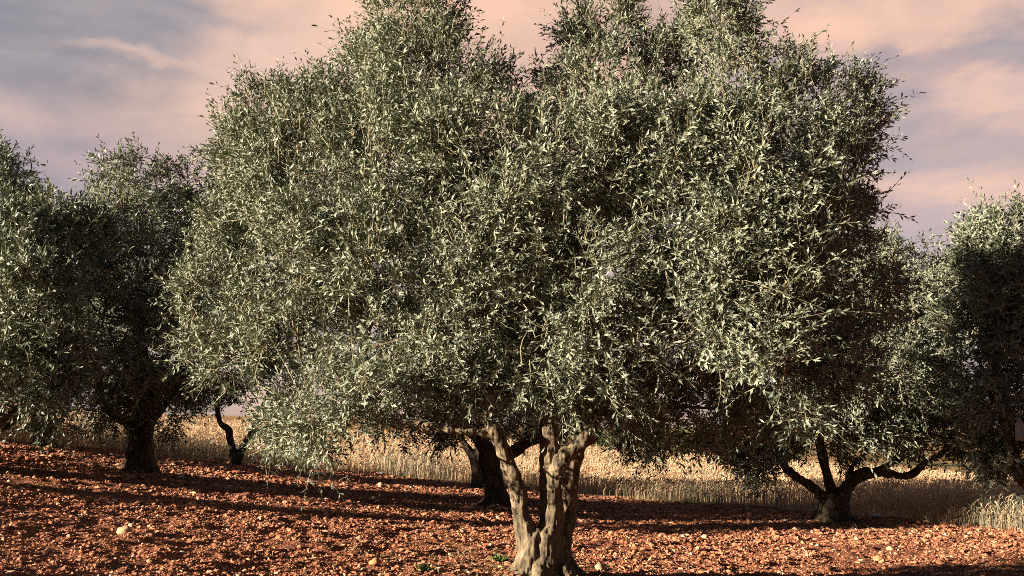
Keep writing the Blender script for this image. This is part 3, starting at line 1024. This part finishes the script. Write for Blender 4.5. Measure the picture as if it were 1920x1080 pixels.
# tree whose trunk stands outside the frame at the right
t_offr = olive("olive tree cut by the right edge, one dark upright limb showing", 2010, 1015,
      [[(2010, 1040, 42, 0), (2005, 1000, 34, 0), (1985, 960, 26, 0), (1940, 920, 16, 0), (1908, 885, 13, -.1), (1892, 840, 12, -.1), (1880, 770, 10, -.1), (1872, 690, 9, -.1), (1868, 600, 7, 0), (1880, 500, 5, 0)],
       [(1874, 690, 7, -.1), (1850, 665, 5, 0), (1825, 660, 4, 0)],
       [(2010, 1000, 28, 0), (2030, 900, 22, 0), (2040, 780, 16, 0), (2000, 620, 10, 0)]],
      [(1880, 455, 58, 0), (1925, 440, 62, -.2), (1845, 520, 62, 0), (1960, 520, 115, -.5), (1905, 580, 70, -.3), (1830, 600, 44, .2), (1960, 690, 120, -.4), (1838, 740, 44, .1), (1890, 790, 54, .1), (1845, 830, 30, 0),
       (1905, 840, 30, .2), (2060, 620, 150, 0), (2080, 780, 120, 0), (1990, 560, 140, .8), (1830, 680, 30, .3), (1850, 870, 22, .1)],
      6000, 38, D=10.3, sh=[(1885, 415, 90, 45, 0), (1915, 405, 75, 45, 0), (1850, 480, 110, 40, 0), (1850, 885, -90, 35, .1), (1800, 500, 100, 40, 0)], rootr=.2)


# ---- fallen leaves lying under the crowns
def build_litter():
    rng = np.random.default_rng(61)
    xs, ys = [], []
    for cx, cy, rad, k in [(.2, 7.1, 1.7, 1300), (-4.6, 12.6, 1.5, 500), (-.2, 12.8, 1.6, 600), (4.0, 13.0, 1.6, 600), (-6.0, 10.6, 1.8, 300)]:
        a = rng.uniform(0, 6.283, k)
        r = rad * np.sqrt(rng.random(k)) * rng.uniform(.3, 1.2, k)
        xs.append(cx + r * np.cos(a))
        ys.append(cy + r * np.sin(a))
    x, y = np.concatenate(xs), np.concatenate(ys)
    m = len(x)
    b = np.stack([x, y, base_z(x, y) + relief(x, y) + rng.uniform(.012, .03, m)], 1)
    d = unit(np.stack([rng.normal(size=m), rng.normal(size=m), rng.normal(0, .3, m)], 1))
    sd_ = unit(np.cross(d, np.stack([rng.normal(0, .35, m), rng.normal(0, .35, m), np.ones(m)], 1)))
    L = rng.uniform(.035, .06, m)[:, None]
    up_ = np.array([0, 0, 1.0]) * L * rng.uniform(-.1, .15, (m, 1))
    V = np.stack([b, b + d * L * .5 + sd_ * L * .13 + up_, b + d * L, b + d * L * .5 - sd_ * L * .13 + up_], 1).reshape(-1, 3)
    Fq = np.arange(m)[:, None] * 4 + np.array([[0, 1, 2, 3]])
    mt = tone_mat("dead_leaf", [(0, (0.10, 0.065, 0.03)), (.6, (0.24, 0.18, 0.09)), (1, (0.36, 0.31, 0.18))], 0.7)
    o = link("fallen_leaves", mesh_np("fallen_leaves", V, Fq, mt, np.repeat(rng.random(m), 4)))
    tag(o, "dry fallen olive leaves lying on the soil under the crowns", "fallen leaves", kind="stuff")


build_litter()


# ---- young trees just beyond the left edge, which throw the long shadow bands over the soil
def copy_tree(src, x, y, rot, sc, label):
    e = src.copy()
    col.objects.link(e)
    e.location = (x, y, float(base_z(x, y)) - .02)
    e.rotation_euler = (0, 0, rot)
    e.scale = (sc, sc, sc)
    e["label"] = label
    for ch in src.children:
        c = ch.copy()
        col.objects.link(c)
        c.parent = e
    return e


for src, x, y, r, sc in [(t_right, -9.6, 10.1, 1.3, .42), (t_right, -10.2, 13.0, 2.6, .55), (t_mid, -8.2, 8.1, .4, .34)]:
    copy_tree(src, x, y, r, sc, "young olive tree beyond the left edge, seen only by its shadow band")


# ------------------------------------------------------------------ shrubs at the far end of the field
def shrub(px, D, h, w, seed, label):
    rng = np.random.default_rng(seed)
    q = P(px, 850, D)
    x, y = q[0], D
    z0 = float(base_z(x, y))
    n = 1500
    c = np.stack([rng.normal(0, w * .42, 9), rng.normal(0, w * .3, 9), rng.uniform(.2, .75, 9) * h], 1)
    r = rng.uniform(.28, .45, 9) * h
    j = rng.integers(0, 9, n)
    d = unit(rng.normal(size=(n, 3)))
    p_ = c[j] + d * (r[j] * (.6 + .4 * rng.random(n)))[:, None]
    p_[:, 2] = np.maximum(p_[:, 2], .03)
    s1 = unit(rng.normal(size=(n, 3)))
    s2 = unit(np.cross(s1, rng.normal(size=(n, 3))))
    a = .11 * rng.uniform(.5, 1.2, n)[:, None]
    V = np.stack([p_ - s1 * a, p_ + s2 * a * .4, p_ + s1 * a, p_ - s2 * a * .4], 1).reshape(-1, 3)
    Fq = np.arange(n)[:, None] * 4 + np.array([[0, 1, 2, 3]])
    o = link("shrub", mesh_np("shrub", V, Fq, M_SHRUB, np.repeat(rng.random(n), 4)), loc=(x, y, z0))
    tag(o, label, "shrub", "shrubs along the far edge of the wheat")


for k, (px, h, w) in enumerate([(1110, 1.0, 1.3), (1150, 1.4, 1.5), (1205, 1.7, 1.6), (1255, 1.5, 1.5), (1305, 1.9, 1.7), (1350, 1.4, 1.4), (1400, 1.2, 1.4), (1470, 1.3, 1.6), (1240, 2.3, 2.0)]):
    shrub(px, FIELD_END + 1.5 + (k % 3) * 1.3 + (6 if k == 8 else 0), h, w, 100 + k, "green shrub in the row closing off the far edge of the wheat field")


# ------------------------------------------------------------------ hanging bottles (insect traps)
def lathe(prof, n=20):
    a = np.linspace(0, 2 * math.pi, n, endpoint=False)
    V = np.vstack([np.stack([r * np.cos(a), r * np.sin(a), np.full(n, z)], 1) for r, z in prof])
    i0 = np.arange(n)
    Q = np.vstack([np.stack([i * n + i0, i * n + (i0 + 1) % n, (i + 1) * n + (i0 + 1) % n, (i + 1) * n + i0], 1) for i in range(len(prof) - 1)])
    return V, Q


def bottle(px, py, D, r, h, label, hang=.22, tilt=0.05):
    q = P(px, py, D)
    e = bpy.data.objects.new("trap_bottle", None)
    col.objects.link(e)
    e.location = q
    e.rotation_euler = (0, tilt, 0)
    tag(e, label, "bottle", "bottles hung in the olive trees")
    V, Q = lathe([(0.001, 0), (r * .8, 0.0), (r, h * .03), (r, h * .28), (r * .95, h * .30), (r, h * .32), (r, h * .66), (r * .8, h * .78), (r * .36, h * .88), (r * .34, h * .96)])
    link("bottle_body", mesh_np("bottle_body", V, Q, M_PLASTIC, smooth=True), e)
    V, Q = lathe([(0.001, h * .012), (r * .93, h * .03), (r * .93, h * .22), (0.001, h * .22)])
    link("bait_liquid", mesh_np("bait_liquid", V, Q, M_BAIT, smooth=True), e)
    V, Q = lathe([(r * .40, h * .93), (r * .42, h * .94), (r * .42, h * 1.02), (r * .38, h * 1.03), (0.001, h * 1.03)])
    link("bottle_cap", mesh_np("bottle_cap", V, Q, M_CAP, smooth=True), e)
    V, Fc = join_tubes([tube([[0, 0, h * 1.02, .002], [.003, 0, h * 1.02 + hang * .5, .002], [0, 0, h * 1.02 + hang, .002]], 5, 3)])
    link("string", mesh_np("string", V, Fc, M_STRING), e)


bottle(721, 768, D0 - 1.15, .028, .15, "clear plastic bottle hanging among the big tree's lower leaves above its long side limb")
bottle(1172, 806, D0 - .75, .030, .12, "clear plastic bottle with blue cap hanging beside the sawn limb end")
bottle(1912, 826, 9.6, .038, .22, "clear plastic bottle hanging in deep shade near the upright dark limb")

# ------------------------------------------------------------------ light
SUN_EL = math.radians(12)
SUN_BEHIND = math.radians(19)     # how far the sun stands behind the line of the camera's left
sd = Vector((-math.cos(SUN_BEHIND) * math.cos(SUN_EL), -math.sin(SUN_BEHIND) * math.cos(SUN_EL), math.sin(SUN_EL)))
ld = bpy.data.lights.new("sun", "SUN")
ld.energy = 5.0
ld.angle = math.radians(0.5)
ld.color = (1.0, 0.885, 0.735)
so = bpy.data.objects.new("sun", ld)
col.objects.link(so)
so.rotation_euler = (-sd).to_track_quat("-Z", "Y").to_euler()
so.location = sd * 50

EXPO = 1.95
w = bpy.data.worlds.new("World")
scene.world = w
w.use_nodes = True
nt = w.node_tree
nt.nodes.clear()
wo = nt.nodes.new("ShaderNodeOutputWorld")
bg = nt.nodes.new("ShaderNodeBackground")
bg.inputs["Strength"].default_value = 0.1
nt.links.new(bg.outputs[0], wo.inputs[0])
sky = nt.nodes.new("ShaderNodeTexSky")
sky.sky_type = "NISHITA"
sky.sun_disc = False
sky.sun_elevation = SUN_EL
sky.sun_rotation = math.atan2(sd.x, sd.y) % (2 * math.pi)
tc = nt.nodes.new("ShaderNodeTexCoord")


def math_n(op, a, b=None, c=None, clamp=False):
    n = nt.nodes.new("ShaderNodeMath")
    n.operation = op
    n.use_clamp = clamp
    for k, v in enumerate((a, b, c)):
        if v is None:
            continue
        if isinstance(v, bpy.types.NodeSocket):
            nt.links.new(v, n.inputs[k])
        else:
            n.inputs[k].default_value = v
    return n.outputs[0]


def wnoise(scale, detail, rough, vec, seed=0, dist=0.0):
    mp = nt.nodes.new("ShaderNodeMapping")
    mp.inputs["Scale"].default_value = scale
    mp.inputs["Location"].default_value = (seed * 1.37, seed * 0.71, seed * 2.1)
    nt.links.new(vec, mp.inputs[0])
    n = nt.nodes.new("ShaderNodeTexNoise")
    n.inputs["Scale"].default_value = 1
    n.inputs["Detail"].default_value = detail
    n.inputs["Roughness"].default_value = rough
    n.inputs["Distortion"].default_value = dist
    nt.links.new(mp.outputs[0], n.inputs["Vector"])
    return n


dirv = tc.outputs["Generated"]
# ragged edges: the direction is nudged by noise before the cloud banks are placed
warp = wnoise((7, 7, 14), 5, 0.6, dirv, 3)
wv_ = nt.nodes.new("ShaderNodeVectorMath")
wv_.operation = "SUBTRACT"
nt.links.new(warp.outputs["Color"], wv_.inputs[0])
wv_.inputs[1].default_value = (0.5, 0.5, 0.5)
ws_ = nt.nodes.new("ShaderNodeVectorMath")
ws_.operation = "SCALE"
ws_.inputs["Scale"].default_value = 0.09
nt.links.new(wv_.outputs[0], ws_.inputs[0])
wa_ = nt.nodes.new("ShaderNodeVectorMath")
wa_.operation = "ADD"
nt.links.new(dirv, wa_.inputs[0])
nt.links.new(ws_.outputs[0], wa_.inputs[1])
wdir = wa_.outputs[0]


def bank(px, py, rx, ry, soft=0.8):
    """0..1 mask of a cloud bank in a direction of the sky, wide rx and high ry (radians)"""
    d = P(px + 20, py + 18, 1.0) - np.array([0, 0, CAMH])
    d = d / np.linalg.norm(d)
    s = nt.nodes.new("ShaderNodeVectorMath")
    s.operation = "SUBTRACT"
    nt.links.new(wdir, s.inputs[0])
    s.inputs[1].default_value = tuple(d)
    k = nt.nodes.new("ShaderNodeVectorMath")
    k.operation = "MULTIPLY"
    nt.links.new(s.outputs[0], k.inputs[0])
    k.inputs[1].default_value = (1 / rx, 1 / rx, 1 / ry)
    l = nt.nodes.new("ShaderNodeVectorMath")
    l.operation = "LENGTH"
    nt.links.new(k.outputs[0], l.inputs[0])
    mr = nt.nodes.new("ShaderNodeMapRange")
    mr.interpolation_type = "SMOOTHSTEP"
    mr.inputs["From Min"].default_value = 1 + soft * .5
    mr.inputs["From Max"].default_value = 1 - soft * .5
    nt.links.new(l.outputs["Value"], mr.inputs["Value"])
    return mr.outputs[0]


def S(r, g, b):
    """picture sRGB of the sky -> scene radiance for this exposure and background strength"""
    f = lambda v: (v / 255 / 12.92) if v / 255 < .04045 else ((v / 255 + .055) / 1.055) ** 2.4
    k = 10.0 / 2 ** EXPO
    return (f(r) * k, f(g) * k, f(b) * k)


nA = wnoise((2.2, 2.2, 9), 6, 0.55, dirv, 1, 0.4).outputs["Fac"]
nB = wnoise((5, 5, 22), 7, 0.6, dirv, 2, 0.3).outputs["Fac"]
cl = math_n("ADD", math_n("MULTIPLY", nA, 0.6), math_n("MULTIPLY", nB, 0.4))
base = ramp(nt, cl, [(0.39, S(146, 138, 149)), (0.47, S(180, 161, 162)), (0.54, S(206, 177, 168)), (0.62, S(236, 192, 168))])
lowg = bank(60, 330, .30, .05, 1.3)
base = mix(nt, math_n("MULTIPLY", lowg, .6), base, S(150, 143, 155))
for (px, py, rx, ry, s, colr, k) in [
        (560, 85, .19, .085, 1.3, (252, 208, 176), .95), (960, 60, .20, .10, 1.3, (244, 198, 170), .85), (1700, 55, .14, .022, 1.2, (246, 198, 170), .85),
        (1620, 20, .10, .02, 1.2, (246, 200, 172), .8), (1880, 150, .06, .010, 1.0, (226, 188, 172), .6), (350, 320, .12, .03, 1.3, (212, 176, 170), .55),
        (1800, 100, .16, .015, 1.3, (158, 146, 154), .65), (1760, 260, .24, .02, 1.3, (164, 152, 160), .6), (1720, 430, .20, .03, 1.2, (168, 154, 166), .6), (60, 60, .30, .030, 1.4, (140, 135, 146), .6)]:
    base = mix(nt, math_n("MULTIPLY", bank(px, py, rx, ry, s), k), base, S(*colr))
darkc = ramp(nt, nB, [(0.35, S(132, 129, 138)), (0.65, S(162, 153, 156))])
for (px, py, rx, ry, s, k) in [(110, 20, .15, .045, .7, .95), (330, 75, .055, .030, .6, .9), (440, 60, .030, .014, .9, .5), (-250, -60, .30, .07, .8, .9), (1920, 60, .05, .02, 1.0, .6)]:
    base = mix(nt, math_n("MULTIPLY", bank(px, py, rx, ry, s), k), base, darkc)
for (px, py, rx, ry, s, k) in [(230, 105, .055, .006, 1.9, .42), (450, 118, .06, .028, 1.4, .75), (560, 70, .06, .04, 1.5, .6)]:
    base = mix(nt, math_n("MULTIPLY", bank(px, py, rx, ry, s), k), base, S(246, 205, 180))
nC = wnoise((10, 10, 20), 6, 0.58, dirv, 5, 0.4).outputs["Fac"]
base = mix(nt, 1.0, base, ramp(nt, nC, [(0.36, (0.90, 0.91, 0.94)), (0.5, (1.02, 1.01, 1.01)), (0.64, (1.14, 1.09, 1.05))]), "MULTIPLY")
# unseen sky overhead, aside and behind, made dark to deepen the shadows
sx = nt.nodes.new("ShaderNodeSeparateXYZ")
nt.links.new(dirv, sx.inputs[0])
mo = nt.nodes.new("ShaderNodeMapRange")
mo.interpolation_type = "SMOOTHSTEP"
mo.inputs["From Min"].default_value = 0.45
mo.inputs["From Max"].default_value = 0.75
nt.links.new(sx.outputs["Z"], mo.inputs["Value"])
mbk = nt.nodes.new("ShaderNodeMapRange")
mbk.interpolation_type = "SMOOTHSTEP"
mbk.inputs["From Min"].default_value = 0.75
mbk.inputs["From Max"].default_value = 0.25
nt.links.new(sx.outputs["Y"], mbk.inputs["Value"])
dark_sky = ramp(nt, cl, [(0.38, S(35, 45, 62)), (0.62, S(60, 70, 90))])
hm = math_n("MAXIMUM", mo.outputs[0], mbk.outputs[0])
base = mix(nt, hm, base, dark_sky)
final = mix(nt, 0.94, sky.outputs[0], base)
nt.links.new(final, bg.inputs[0])

scene.view_settings.view_transform = "Standard"
scene.view_settings.look = "None"
scene.view_settings.gamma = 1.0
scene.view_settings.use_curve_mapping = False
scene.view_settings.exposure = EXPO
scene.render.engine = "CYCLES"
scene.cycles.max_bounces = 5
scene.cycles.diffuse_bounces = 1
scene.cycles.glossy_bounces = 2
scene.cycles.transmission_bounces = 4
scene.cycles.use_denoising = False

scene.cycles.pixel_filter_type = "BLACKMAN_HARRIS"
scene.cycles.filter_width = 0.9
